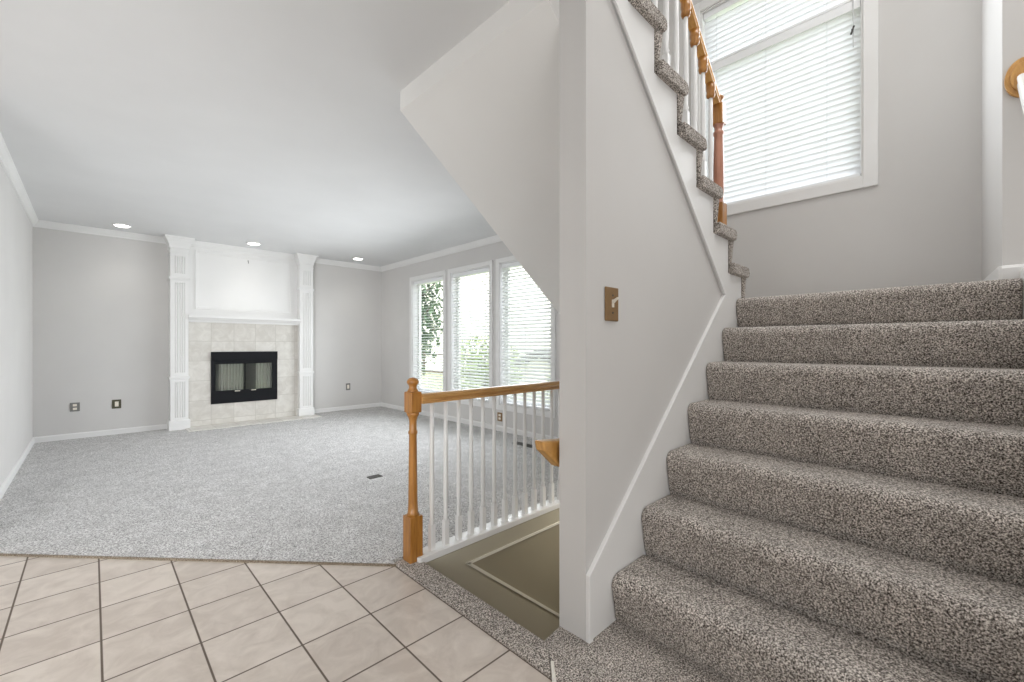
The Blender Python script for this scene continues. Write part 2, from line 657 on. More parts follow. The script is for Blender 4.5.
def step_outline(xr, xr_next, z_lo, z_hi, over=0.03, s=1):
    """side outline of one carpeted step; S = 1 rises towards +X, -1 towards -X"""
    xn = xr - s * over
    r = 0.040
    pts = [(xr + s * 0.010, z_lo), (xr + s * 0.006, z_lo + 0.034), (xr - s * 0.003, z_lo + 0.050), (xn + s * 0.007, z_hi - 0.078)]
    for k in range(0, 9):
        a = PI * (1.0 - 0.5 * k / 8) + 0.25 * (1 - k / 8)
        pts.append((xn + s * (r + r * math.cos(a)), z_hi - r + r * math.sin(a)))
    pts += [(xr_next - s * 0.014, z_hi), (xr_next - s * 0.003, z_hi - 0.004), (xr_next + s * 0.004, z_hi - 0.014), (xr_next + s * 0.004, z_lo)]
    return pts


lower = thing('staircase', 'lower carpeted stair flight rising from the tiled foyer to the landing', 'stairs', (1.46, 0.37, 0.0))
for k in range(1, 7):
    bm = BM()
    prism(bm, step_outline(XRISE[k - 1], XRISE[k], ZT[k - 1] - (0.02 if k == 1 else 0.03), ZT[k]), 'Y', RY, WY0 - 0.011)
    obj('step', bm, STAIRCARPET, lower, bevel=0.010)
bm = BM()
prism(bm, step_outline(XRISE[6], STUBX - 0.020, ZT[6] - 0.03, LAND), 'Y', RY, WY0 - 0.011)
obj('landing', bm, STAIRCARPET, lower, label='carpeted landing below the tall window', bevel=0.009)
bm = BM()
box(bm, STUBX - 0.016, XR - 0.002, -0.10, WY0 - 0.011, LAND - 0.16, LAND)
obj('landing', bm, STAIRCARPET, lower)
bm = BM()
box(bm, R2[1] - 0.008, XR - 0.002, WY0 - 0.011, SY - 0.032, LAND - 0.16, LAND - 0.0005)
obj('landing', bm, STAIRCARPET, lower)
# skirt board with its cap against the dividing wall
bm = BM()
V = (2.604, 1.382)
prism(bm, [(WX0, 0.0), (WX0, 0.256), V, (R2[1] - 0.01, V[1]), (R2[1] - 0.01, 1.15), (1.62, 0.0)], 'Y', WY0 - 0.010, WY0 - 0.0005)
sk = obj('skirt_board', bm, TRIM, lower, label='white skirt board along the wall')
bm = BM()
cw = 0.024
ang = math.atan2(V[1] - 0.256, V[0] - WX0)
nx, nz = math.sin(ang) * cw, -math.cos(ang) * cw
tilt = math.tan((PI / 2 - ang) / 2)
prism(bm, [(WX0 - 0.001, 0.0), (WX0 - 0.001, 0.256), V, (V[0] + nx, V[1] + nz), (WX0 - 0.001 + cw, 0.256 - cw * tilt * 0.6), (WX0 - 0.001 + cw, 0.0)],
      'Y', WY0 - 0.018, WY0 - 0.0005)
obj('cap_molding', bm, TRIM, sk, bevel=0.003)
# open-side stringer
bm = BM()
prism(bm, [(1.40, 0.0), (1.40, 0.22), (2.80, 1.42), (STUBX - 0.001, 1.42), (STUBX - 0.001, 0.0)], 'Y', RY - 0.03, RY - 0.001)
obj('outer_stringer', bm, TRIM, lower, label='white outer stringer under the open railing', bevel=0.003)

upper = thing('staircase', 'upper carpeted stair flight climbing from the landing past the tall window', 'stairs', (2.9, 1.5, LAND))
for k in range(1, 8):
    xt, z = TIP[k], Z2[k]
    xr, xn = R2[k], R2[k + 1]
    bm = BM()
    # the tread wraps over the edge of the wall as a thick rounded end, the riser below is a thin wrapped wedge
    th, r = 0.064, 0.030
    o = []
    for q in range(0, 9):
        a = -PI / 2 + PI * q / 8
        o.append((xt - r + r * math.cos(a), z - th / 2 + th / 2 * math.sin(a)))
    o += [(xn - 0.004, z), (xn - 0.004, z - th)]
    prism(bm, o, 'Y', WY0 - 0.040, SY - 0.032)
    prism(bm, [(xt - 0.010, z - th + 0.010), (xr - 0.004, Z2[k - 1] - 0.012), (xr - 0.018, Z2[k - 1] - 0.012), (xr - 0.030, z - th + 0.010)], 'Y', WY0 - 0.024, SY - 0.032)
    obj('step', bm, STAIRCARPET, upper, bevel=0.010)
# painted stringer board between the sawtooth and its lower moulding
sl2 = -0.9046
lowz = lambda x: V[1] + sl2 * (x - V[0])
bm = BM()
prism(bm, [(V[0], V[1]), (1.29, lowz(1.29)), (1.29, 2.80)] + [(x, z) for x, z in saw[:0:-1] if x > 1.30] + [(R2[1] - 0.028, V[1] + 0.0005)], 'Y', WY0 - 0.010, WY0 - 0.0008)
st = obj('stringer_board', bm, TRIM, upper, label='white stringer board below the carpeted tread ends')
bm = BM()
a2 = math.atan2(lowz(1.29) - V[1], 1.29 - V[0])
ux, uz = math.cos(a2), math.sin(a2)
px, pz = uz, -ux     # towards upper right
for w0, w1, d in ((0.0, 0.016, 0.020), (0.016, 0.030, 0.015)):
    prism(bm, [(V[0] + px * w0, V[1] + pz * w0), (V[0] + px * w1, V[1] + pz * w1), (1.285 + px * w1, lowz(1.285) + pz * w1), (1.285 + px * w0, lowz(1.285) + pz * w0)], 'Y', WY0 - d, WY0 - 0.0008)
obj('bed_molding', bm, TRIM, st, bevel=0.002)

# carpet at the foot of the stairs and the border strip along the stairwell
bm = BM()
prism(bm, [(1.072, 1.945), (1.072, 0.914), (1.164, 1.006), (1.186, 1.03), (1.186, 1.945)], 'Z', -0.02, 0.012)
struct('floor_stairwell_border', bm, STAIRCARPET, bevel=0.008)
bm = BM()
prism(bm, [(1.0, RY - 0.02), (1.50, RY - 0.02), (1.50, 1.02), (1.282, 1.0535), (1.186, 1.044), (1.168, 1.018), (1.130, 0.968), (1.121, 0.949), (1.0, 0.828)], 'Z', -0.10, 0.0145)
struct('floor_stair_foot', bm, STAIRCARPET, bevel=0.006)
bm = BM()
sweep(bm, [(-0.006, 0), (0.006, 0), (0.006, 0.016), (0, 0.019), (-0.006, 0.016)], (1.119, 0.951, 0), (1.0, 0.832, 0))
struct('trim_6', bm, plain('edge_strip', (0.76, 0.73, 0.66), 0.4))

# ---- stairs down to the basement
down = thing('staircase', 'basement stair flight going down behind the white oak-railed balustrade', 'stairs', (1.19, 1.45, 0.0))
for k in range(0, 8):
    x0 = 1.185 + 0.222 * k
    z = -0.2 * k
    if k == 0:
        continue
    bm = BM()
    prism(bm, [(x0 - 0.222, z - 0.02), (x0 - 0.222, z), (x0 - 0.02, z), (x0, z - 0.012), (x0 + 0.004, z - 0.03), (x0 - 0.012, z - 0.2), (x0 - 0.222, z - 0.2)], 'Y', WY1 + 0.001, 1.849)
    obj('step', bm, STAIRCARPET, down, bevel=0.008)
bm = BM()
box(bm, 1.172, 1.186, WY1 + 0.001, 1.849, -0.2, -0.005)
obj('riser', bm, STAIRCARPET, down)
# far side wall of that stairwell with its framed panel
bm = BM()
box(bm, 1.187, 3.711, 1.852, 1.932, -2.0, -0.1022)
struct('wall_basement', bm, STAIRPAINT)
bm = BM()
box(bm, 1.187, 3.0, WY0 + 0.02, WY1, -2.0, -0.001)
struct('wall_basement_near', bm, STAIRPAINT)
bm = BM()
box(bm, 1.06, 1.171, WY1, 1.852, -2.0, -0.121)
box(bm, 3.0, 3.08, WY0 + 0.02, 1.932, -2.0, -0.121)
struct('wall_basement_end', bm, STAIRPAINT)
bm = BM()
box(bm, 1.06, 3.08, WY0 + 0.02, 1.932, -2.1, -2.0)
struct('floor_basement', bm, STAIRCARPET)
# boards framing the panel: level board under the balustrade and the sloping skirt, each with a bead whose light is put into its colour
jx, jz = 1.444, -0.088
jend = 2.9
sl3 = -0.806
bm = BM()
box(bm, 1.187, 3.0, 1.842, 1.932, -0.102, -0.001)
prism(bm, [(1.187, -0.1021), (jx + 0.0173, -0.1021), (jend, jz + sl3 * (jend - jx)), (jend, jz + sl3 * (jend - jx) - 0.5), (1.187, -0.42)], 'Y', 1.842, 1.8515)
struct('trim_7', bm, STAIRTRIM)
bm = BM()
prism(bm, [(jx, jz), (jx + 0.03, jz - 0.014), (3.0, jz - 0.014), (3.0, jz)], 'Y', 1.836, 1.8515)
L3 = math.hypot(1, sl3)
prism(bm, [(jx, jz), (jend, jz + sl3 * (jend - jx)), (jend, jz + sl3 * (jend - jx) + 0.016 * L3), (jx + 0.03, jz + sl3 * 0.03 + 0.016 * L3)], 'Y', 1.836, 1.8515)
struct('trim_8', bm, STAIRBEAD_LIT)

# oak handrail of the basement stairs, on the back of the dividing wall
bh = thing('basement_handrail', 'short oak handrail end poking out behind the wall corner above the basement stairs', 'handrail', (1.3, 1.1, 0.68))
bm = BM()
sec = [(-0.026, -0.03), (0.026, -0.03), (0.030, -0.005), (0.026, 0.018), (0.014, 0.03), (-0.014, 0.03), (-0.026, 0.018), (-0.030, -0.005)]
prism(bm, [(1.215, 0.728), (1.42, 0.705), (2.4, -0.155), (2.4, -0.255), (1.40, 0.60), (1.315, 0.612), (1.225, 0.690)], 'Y', 1.075, 1.128)
obj('rail', bm, OAKD, bh, bevel=0.010)
bm = BM()
box(bm, 1.62, 1.65, WY1 + 0.0005, 1.10, 0.43, 0.47)
obj('bracket', bm, BRONZE, bh, bevel=0.004)

# ------------------------------------------------------------------ living-room balustrade
rail = thing('balustrade', 'white spindle balustrade with oak newel and rail at the living room carpet', 'balustrade', (1.165, 1.9, 0.0))
ncx, ncy = 1.158, 1.903
bm = BM()
box(bm, ncx - 0.036, ncx + 0.036, ncy - 0.036, ncy + 0.036, 0.0, 0.235, 0.003)
lathe(bm, [(0.036, 0.234), (0.026, 0.250), (0.0235, 0.30), (0.022, 0.40), (0.0205, 0.55), (0.0195, 0.64), (0.0235, 0.648), (0.0235, 0.656), (0.019, 0.664),
           (0.0185, 0.71), (0.023, 0.728), (0.030, 0.740), (0.033, 0.756)], ncx, ncy, 24)
box(bm, ncx - 0.033, ncx + 0.033, ncy - 0.033, ncy + 0.033, 0.752, 0.858, 0.007)
nw = obj('newel_post', bm, OAK, rail, label='turned oak newel post')
bm = BM()
lathe(bm, [(0.030, 0.856), (0.026, 0.866), (0.021, 0.872), (0.0195, 0.882), (0.021, 0.889), (0.028, 0.897), (0.0315, 0.907), (0.028, 0.917), (0.018, 0.925), (0.004, 0.929)], ncx, ncy, 24)
obj('finial', bm, OAK, nw)
bm = BM()
ry = 1.885
RX1 = 2.80
rs = [(-0.027, -0.026), (-0.027, -0.016), (-0.020, -0.008), (-0.029, 0.004), (-0.027, 0.016), (-0.016, 0.024), (0.016, 0.024), (0.027, 0.016), (0.029, 0.004), (0.020, -0.008), (0.027, -0.016), (0.027, -0.026)]
sweep(bm, rs, (ncx + 0.030, ry, 0.822), (RX1, ry, 0.822))
obj('handrail', bm, OAKX, rail, label='oak handrail', bevel=0.002)
bm = BM()
shoe = [(1.168, 1.842), (1.160, 1.848), (1.156, 1.858), (1.158, 1.8665), (1.2035, 1.8665), (1.2035, 1.935), (RX1, 1.935), (RX1, 1.842)]
prism(bm, shoe, 'Z', 0.0, 0.034)
obj('base_rail', bm, TRIM, rail, label='white base rail', bevel=0.006)


def baluster_bm(x, y, z0, z1, s=0.0125, blk=0.14, topblk=0.0):
    bm = BM()
    box(bm, x - s, x + s, y - s, y + s, z0, z0 + blk, 0.002)
    h = z1 - z0 - blk
    b = z0 + blk
    pr = [(s * 1.0, b - 0.001), (s * 0.75, b + 0.012), (s * 0.95, b + 0.020), (s * 0.66, b + 0.034), (s * 0.74, b + 0.06), (s * 0.90, b + 0.12), (s * 0.94, b + 0.16),
          (s * 0.86, b + 0.30 * h + 0.06), (s * 0.80, b + 0.6 * h), (s * 0.74, z1 - topblk)]
    lathe(bm, pr, x, y, 12)
    return bm


b0 = None
for k in range(18):
    x = 1.259 + 0.0866 * k
    if b0 is None:
        b0 = obj('baluster', baluster_bm(x, ry, 0.028, 0.800, 0.0142, 0.135), TRIM, rail)
    else:
        c = b0.copy()
        c.location = (x - 1.259, 0, 0)
        c.parent = rail
        col.objects.link(c)

# ------------------------------------------------------------------ upper flight balustrade
ur = thing('balustrade', 'oak railed balustrade with white spindles climbing the upper flight', 'balustrade', (2.70, 0.985, Z2[2]))
ux0, uy0, uz0 = 2.700, 0.985, Z2[2]
bm = BM()
box(bm, ux0 - 0.036, ux0 + 0.036, uy0 - 0.036, uy0 + 0.036, uz0, uz0 + 0.17, 0.003)
nb = obj('newel_post', bm, OAK, ur, label='oak newel post')
bm = BM()
lathe(bm, [(0.034, uz0 + 0.168), (0.026, uz0 + 0.185), (0.030, uz0 + 0.24), (0.029, uz0 + 0.40), (0.026, uz0 + 0.54), (0.024, uz0 + 0.575), (0.030, uz0 + 0.585), (0.030, uz0 + 0.60), (0.023, uz0 + 0.61), (0.024, uz0 + 0.632), (0.033, uz0 + 0.645)], ux0, uy0, 24)
obj('turned_shaft', bm, OAK_BACKLIT, nb, label='turned oak shaft with rosy backlight in its colour')
bm = BM()
box(bm, ux0 - 0.033, ux0 + 0.033, uy0 - 0.033, uy0 + 0.033, uz0 + 0.643, uz0 + 0.765, 0.006)
lathe(bm, [(0.026, uz0 + 0.764), (0.018, uz0 + 0.776), (0.018, uz0 + 0.786), (0.028, uz0 + 0.798), (0.030, uz0 + 0.808), (0.020, uz0 + 0.820), (0.004, uz0 + 0.826)], ux0, uy0, 20)
obj('newel_cap', bm, OAK, nb)
rsl = -0.872
rz = lambda x: 2.555 + rsl * (x - 2.66)
bm = BM()
sweep(bm, [(a * 0.8, b * 0.85) for a, b in rs], (2.672, uy0, rz(2.672)), (1.45, uy0, rz(1.45)))
obj('handrail', bm, OAKD, ur, label='oak handrail', bevel=0.002)
ub, ud = None, None
for k in range(2, 8):
    for j in ((1,) if k == 2 else (0, 1)):
        x = TIP[k] - 0.050 - 0.112 * j
        zt = rz(x) - 0.045
        h = zt - Z2[k]
        bm = BM()
        s = 0.0155
        box(bm, x - s, x + s, uy0 - s, uy0 + s, Z2[k] - 0.001, Z2[k] + 0.16 + 0.097 * j, 0.002)
        b = Z2[k] + 0.16 + 0.097 * j
        lathe(bm, [(s, b - 0.001), (s * 0.8, b + 0.012), (s * 0.98, b + 0.022), (s * 0.7, b + 0.036), (s * 0.9, b + 0.14), (s * 0.8, b + 0.6 * (zt - b)), (s * 0.7, zt)], x, uy0, 12)
        obj('baluster', bm, TRIM, ur)
        # small scalloped oak drop under the rail at each spindle
        bm = BM()
        lathe(bm, [(0.010, zt - 0.052), (0.021, zt - 0.045), (0.025, zt - 0.028), (0.022, zt - 0.015), (0.026, zt - 0.002), (0.026, zt + 0.035)], x, uy0, 16)
        obj('rail_drop', bm, OAK, ur, label='scalloped oak drop under the rail')

# ------------------------------------------------------------------ open-side railing of the lower flight
lr = thing('stair_railing', 'white stair railing ending on a round oak rosette by the landing', 'railing', (STUBX, -0.217, 2.30))
bm = BM()
seg = 40
cyy, czz = -0.222, 2.275
for (sx_, rr_, d0, d1) in ((0, 1.0, 0.0, 0.016), (0, 0.74, 0.016, 0.024)):
    A = [bm.verts.new((STUBX - d0, cyy + 0.060 * rr_ * math.cos(2 * PI * k / seg), czz + 0.088 * rr_ * math.sin(2 * PI * k / seg))) for k in range(seg)]
    B = [bm.verts.new((STUBX - d1, cyy + 0.060 * rr_ * math.cos(2 * PI * k / seg), czz + 0.088 * rr_ * math.sin(2 * PI * k / seg))) for k in range(seg)]
    bm.faces.new(A)
    bm.faces.new(B[::-1])
    for k in range(seg):
        bm.faces.new((A[k], B[k], B[(k + 1) % seg], A[(k + 1) % seg]))
obj('rosette', bm, OAKD, lr, label='oval oak rosette', bevel=0.005)
bm = BM()
lz = lambda x: czz + 0.01 + 0.872 * (x - STUBX)
sweep(bm, [(a * 0.78, b * 0.9) for a, b in rs], (1.35, cyy + 0.002, lz(1.35)), (STUBX - 0.022, cyy + 0.002, lz(STUBX - 0.022)))
obj('handrail', bm, TRIM, lr, label='white handrail', bevel=0.002)
for k in range(11):
    x = 2.70 - 0.1136 * k
    zb = max(0.22 + (x - 1.40) * (1.2 / 1.4), 0.0) if x < 2.80 else 1.42
    obj('baluster', baluster_bm(x, cyy, zb - 0.002, lz(x) - 0.022, 0.0155, 0.16), TRIM, lr)
bm = BM()
box(bm, 1.305, 1.395, cyy - 0.045, cyy + 0.045, 0.0, lz(1.35) + 0.06, 0.004)
lathe(bm, [(0.035, lz(1.35) + 0.06), (0.02, lz(1.35) + 0.075), (0.04, lz(1.35) + 0.11), (0.03, lz(1.35) + 0.135), (0.005, lz(1.35) + 0.145)], 1.35, cyy, 20)
obj('newel_post', bm, TRIM, lr)

# ------------------------------------------------------------------ windows


def window_unit(name, hole, cw, x=XR, gapface=0.018, sill=False):
    y0, y1, z0, z1 = hole
    w = bpy.data.objects.new(name, None)
    w.location = (x, (y0 + y1) / 2, z0)
    col.objects.link(w)
    w['kind'] = 'structure'
    bm = BM()
    t = gapface
    box(bm, x - t, x - 0.0005, y0 - cw, y0, z0 - cw, z1 + cw)
    box(bm, x - t, x - 0.0005, y1, y1 + cw, z0 - cw, z1 + cw)
    box(bm, x - t, x - 0.0005, y0, y1, z1, z1 + cw)
    box(bm, x - t, x - 0.0005, y0, y1, z0 - cw, z0)
    obj('window_casing', bm, TRIM, w, bevel=0.004)
    bm = BM()
    j = 0.012
    e = 0.0008
    box(bm, x - 0.001, x + 0.145, y0 + e, y0 + j, z0 + e, z1 - e)
    box(bm, x - 0.001, x + 0.145, y1 - j, y1 - e, z0 + e, z1 - e)
    box(bm, x - 0.001, x + 0.145, y0 + j, y1 - j, z1 - j, z1 - e)
    box(bm, x - 0.001, x + 0.145, y0 + j, y1 - j, z0 + e, z0 + j)
    obj('window_jamb', bm, TRIM, w)
    bm = BM()
    f = 0.045
    a0, a1, c0, c1 = y0 + j, y1 - j, z0 + j, z1 - j
    box(bm, x + 0.095, x + 0.135, a0, a0 + f, c0, c1)
    box(bm, x + 0.095, x + 0.135, a1 - f, a1, c0, c1)
    box(bm, x + 0.095, x + 0.135, a0 + f, a1 - f, c1 - f, c1)
    box(bm, x + 0.095, x + 0.135, a0 + f, a1 - f, c0, c0 + f)
    if sill:
        box(bm, x + 0.095, x + 0.135, a0 + f, a1 - f, sill - 0.03, sill + 0.03)
    obj('window_sash', bm, TRIM, w, bevel=0.003)
    bm = BM()
    box(bm, x + 0.112, x + 0.116, a0 + f - 0.004, a1 - f + 0.004, c0 + f - 0.004, c1 - f + 0.004)
    obj('window_glass', bm, GLASS, w)
    return w


def blind(label, y0, y1, z0, z1, tilt, pitch, x=XR + 0.045, wslat=0.050, group=None, head=0.05, cords=(0.12, 0.5, 0.88), wand=None):
    b = thing('window_blind', label, 'window blind', (x, (y0 + y1) / 2, z0), group)
    bm = BM()
    box(bm, x - 0.026, x + 0.026, y0, y1, z1 - head, z1, 0.003)
    obj('headrail', bm, BLINDW, b)
    bm = BM()
    n = int((z1 - head - z0 - 0.03) / pitch)
    t = math.radians(tilt)
    hw = wslat / 2
    for k in range(n):
        zc = z0 + 0.032 + pitch * (k + 0.5)
        top, bot = [], []
        for q in range(5):
            s = -hw + wslat * q / 4
            arch = 0.0028 * (1 - (s / hw) ** 2)
            # the room edge (-X) drops when TILT is positive
            xx = s * math.cos(t) - arch * math.sin(t)
            zz = s * math.sin(t) + arch * math.cos(t)
            top.append((x + xx, zc + zz + 0.0007))
            bot.append((x + xx, zc + zz - 0.0007))
        prism(bm, top + bot[::-1], 'Y', y0 + 0.003, y1 - 0.003)
    obj('slats', bm, SLAT, b)
    bm = BM()
    box(bm, x - 0.024, x + 0.024, y0 + 0.003, y1 - 0.003, z0 + 0.002, z0 + 0.022, 0.003)
    obj('bottom_rail', bm, BLINDW, b)
    for q in cords:
        y = y0 + (y1 - y0) * q
        bm = BM()
        for dx in (-hw * math.cos(t) - 0.001, hw * math.cos(t) + 0.001):
            rod(bm, (x + dx, y, z0 + 0.02), (x + dx, y, z1 - head + 0.004), 0.0011, 6)
        obj('ladder_cord', bm, CORD, b)
    if wand:
        bm = BM()
        rod(bm, (x - 0.032, wand[0], wand[1]), (x - 0.030, wand[0], z1 - 0.03), 0.0035, 8)
        box(bm, x - 0.034, x - 0.020, wand[0] - 0.004, wand[0] + 0.004, z1 - 0.04, z1 - 0.02)
        obj('tilt_wand', bm, CORD, b)
    return b


for k, h in enumerate(LWIN):
    window_unit('window_%d' % (k + 1), h, 0.060)
window_unit('window_4', SWIN, 0.078, sill=3.44)
GB = 'white slatted blinds in the living room windows'
lab = ['white slatted blind with a leafy green tree showing through, beside the fireplace wall corner',
       'white slatted blind in the middle one of three living room windows',
       'white slatted blind cut off by the sloping soffit, behind the spindles']
for k, (h, tl) in enumerate(zip(LWIN, (12, 27, 36))):
    blind(lab[k], h[0] + 0.016, h[1] - 0.016, h[2] + 0.014, h[3] - 0.014, tl, 0.043, group=GB)
GS = 'white slatted blinds in the landing window'
blind('large white slatted blind filling the lower part of the landing window', SWIN[0] + 0.016, SWIN[1] - 0.016, SWIN[2] + 0.014, 3.455, -56, 0.043, group=GS, head=0.065, cords=(0.18, 0.55, 0.9))
blind('white slatted blind across the top of the landing window, with hanging wand', SWIN[0] + 0.016, SWIN[1] - 0.016, 3.457, SWIN[3] - 0.014, -56, 0.043, group=GS, cords=(0.18, 0.55, 0.9), wand=(0.475, 3.13))
bm = BM()
rod(bm, (XR + 0.008, 0.487, 3.22), (XR + 0.006, 0.470, 3.27), 0.006, 8)
box(bm, XR + 0.004, XR + 0.020, 0.474, 0.484, 3.235, 3.255)
tag(obj('cord_pull', bm, VENT), 'small dark cord pull against the landing window blind', 'cord pull')

# ------------------------------------------------------------------ fireplace
fp = thing('fireplace', 'white fireplace with fluted pilasters, stone tile surround and black firebox', 'fireplace', (1.585, 7.0, 0.0))
TFY = 7.055          # face of the tile surround
PFY = 6.965          # front of the pilasters
bm = BM()
fx0, fx1, fz0, fz1 = 1.158, 1.972, 0.293, 0.999
tx0, tx1, tz1 = 0.895, 2.275, 1.44
for (a, b, c, d) in ((tx0, fx0, 0.0, tz1), (fx1, tx1, 0.0, tz1), (fx0, fx1, 0.0, fz0), (fx0, fx1, fz1, tz1)):
    box(bm, a, b, TFY, YF - 0.001, c, d)
bmesh.ops.remove_doubles(bm, verts=bm.verts, dist=1e-5)
obj('tile_surround', bm, STONE, fp, label='pale stone tile surround')
bm = BM()
box(bm, 0.86, 2.50, 6.70, TFY - 0.001, 0.0, 0.014)
obj('hearth', bm, HEARTH, fp, label='low tiled hearth strip', bevel=0.003)


def pilaster(x0, x1):
    """one fluted pilaster: shaft with flutes cut as grooves, plinth, two collars, flared capital"""
    bm = BM()
    n, w = 5, (x1 - x0)
    m_, g = w * 0.17, w * 0.066 * 1.35
    pitch_ = (w - 2 * m_) / n
    yb, yf, d = YF - 0.001, PFY, 0.010

    def shaft(za, zb, flute):
        out = [(x0, yb), (x0, yf)]
        if flute:
            for k in range(n):
                c = x0 + m_ + pitch_ * (k + 0.5)
                out += [(c - g / 2, yf), (c - g * 0.28, yf + d), (c + g * 0.28, yf + d), (c + g / 2, yf)]
        out += [(x1, yf), (x1, yb)]
        prism(bm, out, 'Z', za, zb)
    shaft(0.11, 0.16, False)
    shaft(0.16, 0.62, True)
    shaft(0.62, 0.74, False)
    shaft(0.74, 1.90, True)
    shaft(1.90, 2.02, False)
    shaft(2.02, 2.24, True)
    shaft(2.24, CZ - 0.002, False)
    p = obj('pilaster', bm, TRIM, fp)
    bm = BM()
    box(bm, x0 - 0.018, x1 + 0.018, yf - 0.020, yb, 0.0, 0.125, 0.003)
    obj('plinth', bm, TRIM, p)
    for z in (0.675, 1.955):
        bm = BM()
        for (q, za, zb) in ((0.008, z - 0.022, z - 0.008), (0.016, z - 0.008, z + 0.010), (0.008, z + 0.010, z + 0.018)):
            box(bm, x0 - q, x1 + q, yf - q, yb, za, zb)
        obj('collar', bm, TRIM, p, bevel=0.003)
    bm = BM()
    box(bm, x0 - 0.006, x1 + 0.006, yf - 0.006, yb, 2.285, 2.302)
    rings = []
    for p_, q_ in ((0.0, -0.150), (0.010, -0.148), (0.012, -0.118), (0.018, -0.100), (0.030, -0.070), (0.044, -0.046), (0.052, -0.030), (0.060, -0.022), (0.062, -0.001)):
        z_ = CZ + q_
        rings.append([bm.verts.new(v) for v in ((x0 - p_, yb, z_), (x0 - p_, yf - p_, z_), (x1 + p_, yf - p_, z_), (x1 + p_, yb, z_))])
    for A_, B_ in zip(rings, rings[1:]):
        for k_ in range(4):
            bm.faces.new((A_[k_], A_[(k_ + 1) % 4], B_[(k_ + 1) % 4], B_[k_]))
    bm.faces.new(rings[0][::-1])
    bm.faces.new(rings[-1])
    obj('capital', bm, TRIM, p)
    return p


pilaster(0.712, 0.898)
pilaster(2.268, 2.462)
bm = BM()
prism(bm, [(YF - 0.001, 1.40), (7.00, 1.40), (6.985, 1.425), (6.95, 1.435), (6.935, 1.452), (6.905, 1.458), (6.905, 1.492), (YF - 0.001, 1.497)], 'X', 0.890, 2.276)
obj('mantel_shelf', bm, TRIM, fp, label='white mantel shelf', bevel=0.003)
bm = BM()
box(bm, 0.895, 2.272, 7.095, YF - 0.001, 1.49, CZ - 0.002)
om = obj('overmantel', bm, TRIM, fp, label='white panelled overmantel')
bm = BM()
for (q, w_, d) in ((0.0, 0.018, 0.020), (0.018, 0.016, 0.012)):
    a, b, c, e = 0.985 + q, 2.190 - q, 1.580 + q, 2.372 - q
    box(bm, a, a + w_, 7.095 - d, 7.096, c, e)
    box(bm, b - w_, b, 7.095 - d, 7.096, c, e)
    box(bm, a + w_, b - w_, 7.095 - d, 7.096, c, c + w_)
    box(bm, a + w_, b - w_, 7.095 - d, 7.096, e - w_, e)
obj('panel_molding', bm, TRIM, om, bevel=0.003)
bm = BM()
prism(bm, [(7.095 - p, CZ + q) for p, q in cprof], 'X', 0.898, 2.270)
obj('overmantel_crown', bm, TRIM, om)
# firebox
bm = BM()
yb = YF + 0.38
box(bm, fx0 + 0.02, fx0 + 0.04, YF - 0.09, yb, fz0 + 0.02, fz1 - 0.02)
box(bm, fx1 - 0.04, fx1 - 0.02, YF - 0.09, yb, fz0 + 0.02, fz1 - 0.02)
box(bm, fx0 + 0.04, fx1 - 0.04, yb - 0.02, yb, fz0 + 0.02, fz1 - 0.02)
box(bm, fx0 + 0.04, fx1 - 0.04, YF - 0.09, yb - 0.02, fz0 + 0.02, fz0 + 0.04)
box(bm, fx0 + 0.04, fx1 - 0.04, YF - 0.09, yb - 0.02, fz1 - 0.04, fz1 - 0.02)
fb = obj('firebox', bm, SOOT, fp, label='dark firebox')
bm = BM()
ff = TFY - 0.018
box(bm, fx0 - 0.004, fx1 + 0.004, ff - 0.012, TFY + 0.02, fz1 - 0.115, fz1 + 0.004)      # hood band
box(bm, fx0 - 0.004, fx1 + 0.004, ff, TFY + 0.02, fz0 - 0.004, fz0 + 0.165)              # lower band
box(bm, fx0 - 0.004, fx0 + 0.048, ff, TFY + 0.02, fz0 + 0.165, fz1 - 0.115)
box(bm, fx1 - 0.060, fx1 + 0.004, ff, TFY + 0.02, fz0 + 0.165, fz1 - 0.115)
box(bm, fx0 + 0.048, fx1 - 0.060, ff + 0.004, TFY + 0.02, fz1 - 0.165, fz1 - 0.115)
obj('metal_front', bm, BLACK, fb, label='black metal front', bevel=0.003)
gx0, gx1, gz0, gz1 = fx0 + 0.046, fx1 - 0.058, fz0 + 0.163, fz1 - 0.160
gm = (gx0 + gx1) / 2
for a, b in ((gx0, gm - 0.003), (gm + 0.003, gx1)):
    bm = BM()
    box(bm, a, b, TFY + 0.004, TFY + 0.008, gz0, gz1)
    obj('glass_door', bm, FGLASS, fb, label='glass fire door')
bm = BM()
box(bm, gm - 0.005, gm + 0.005, TFY - 0.002, TFY + 0.012, gz0, gz1)
box(bm, gx0, gx1, TFY - 0.002, TFY + 0.012, gz0 - 0.001, gz0 + 0.008)
obj('door_frame', bm, BLACK, fb)
for x in (gm - 0.10, gm + 0.10):
    bm = BM()
    box(bm, x - 0.032, x + 0.032, ff - 0.022, ff - 0.012, gz0 - 0.010, gz0 + 0.006, 0.003)
    box(bm, x - 0.024, x - 0.016, ff - 0.014, ff + 0.012, gz0 - 0.006, gz0 + 0.002)
    box(bm, x + 0.016, x + 0.024, ff - 0.014, ff + 0.012, gz0 - 0.006, gz0 + 0.002)
    obj('door_handle', bm, CHROME, fb, label='pale metal door handle')
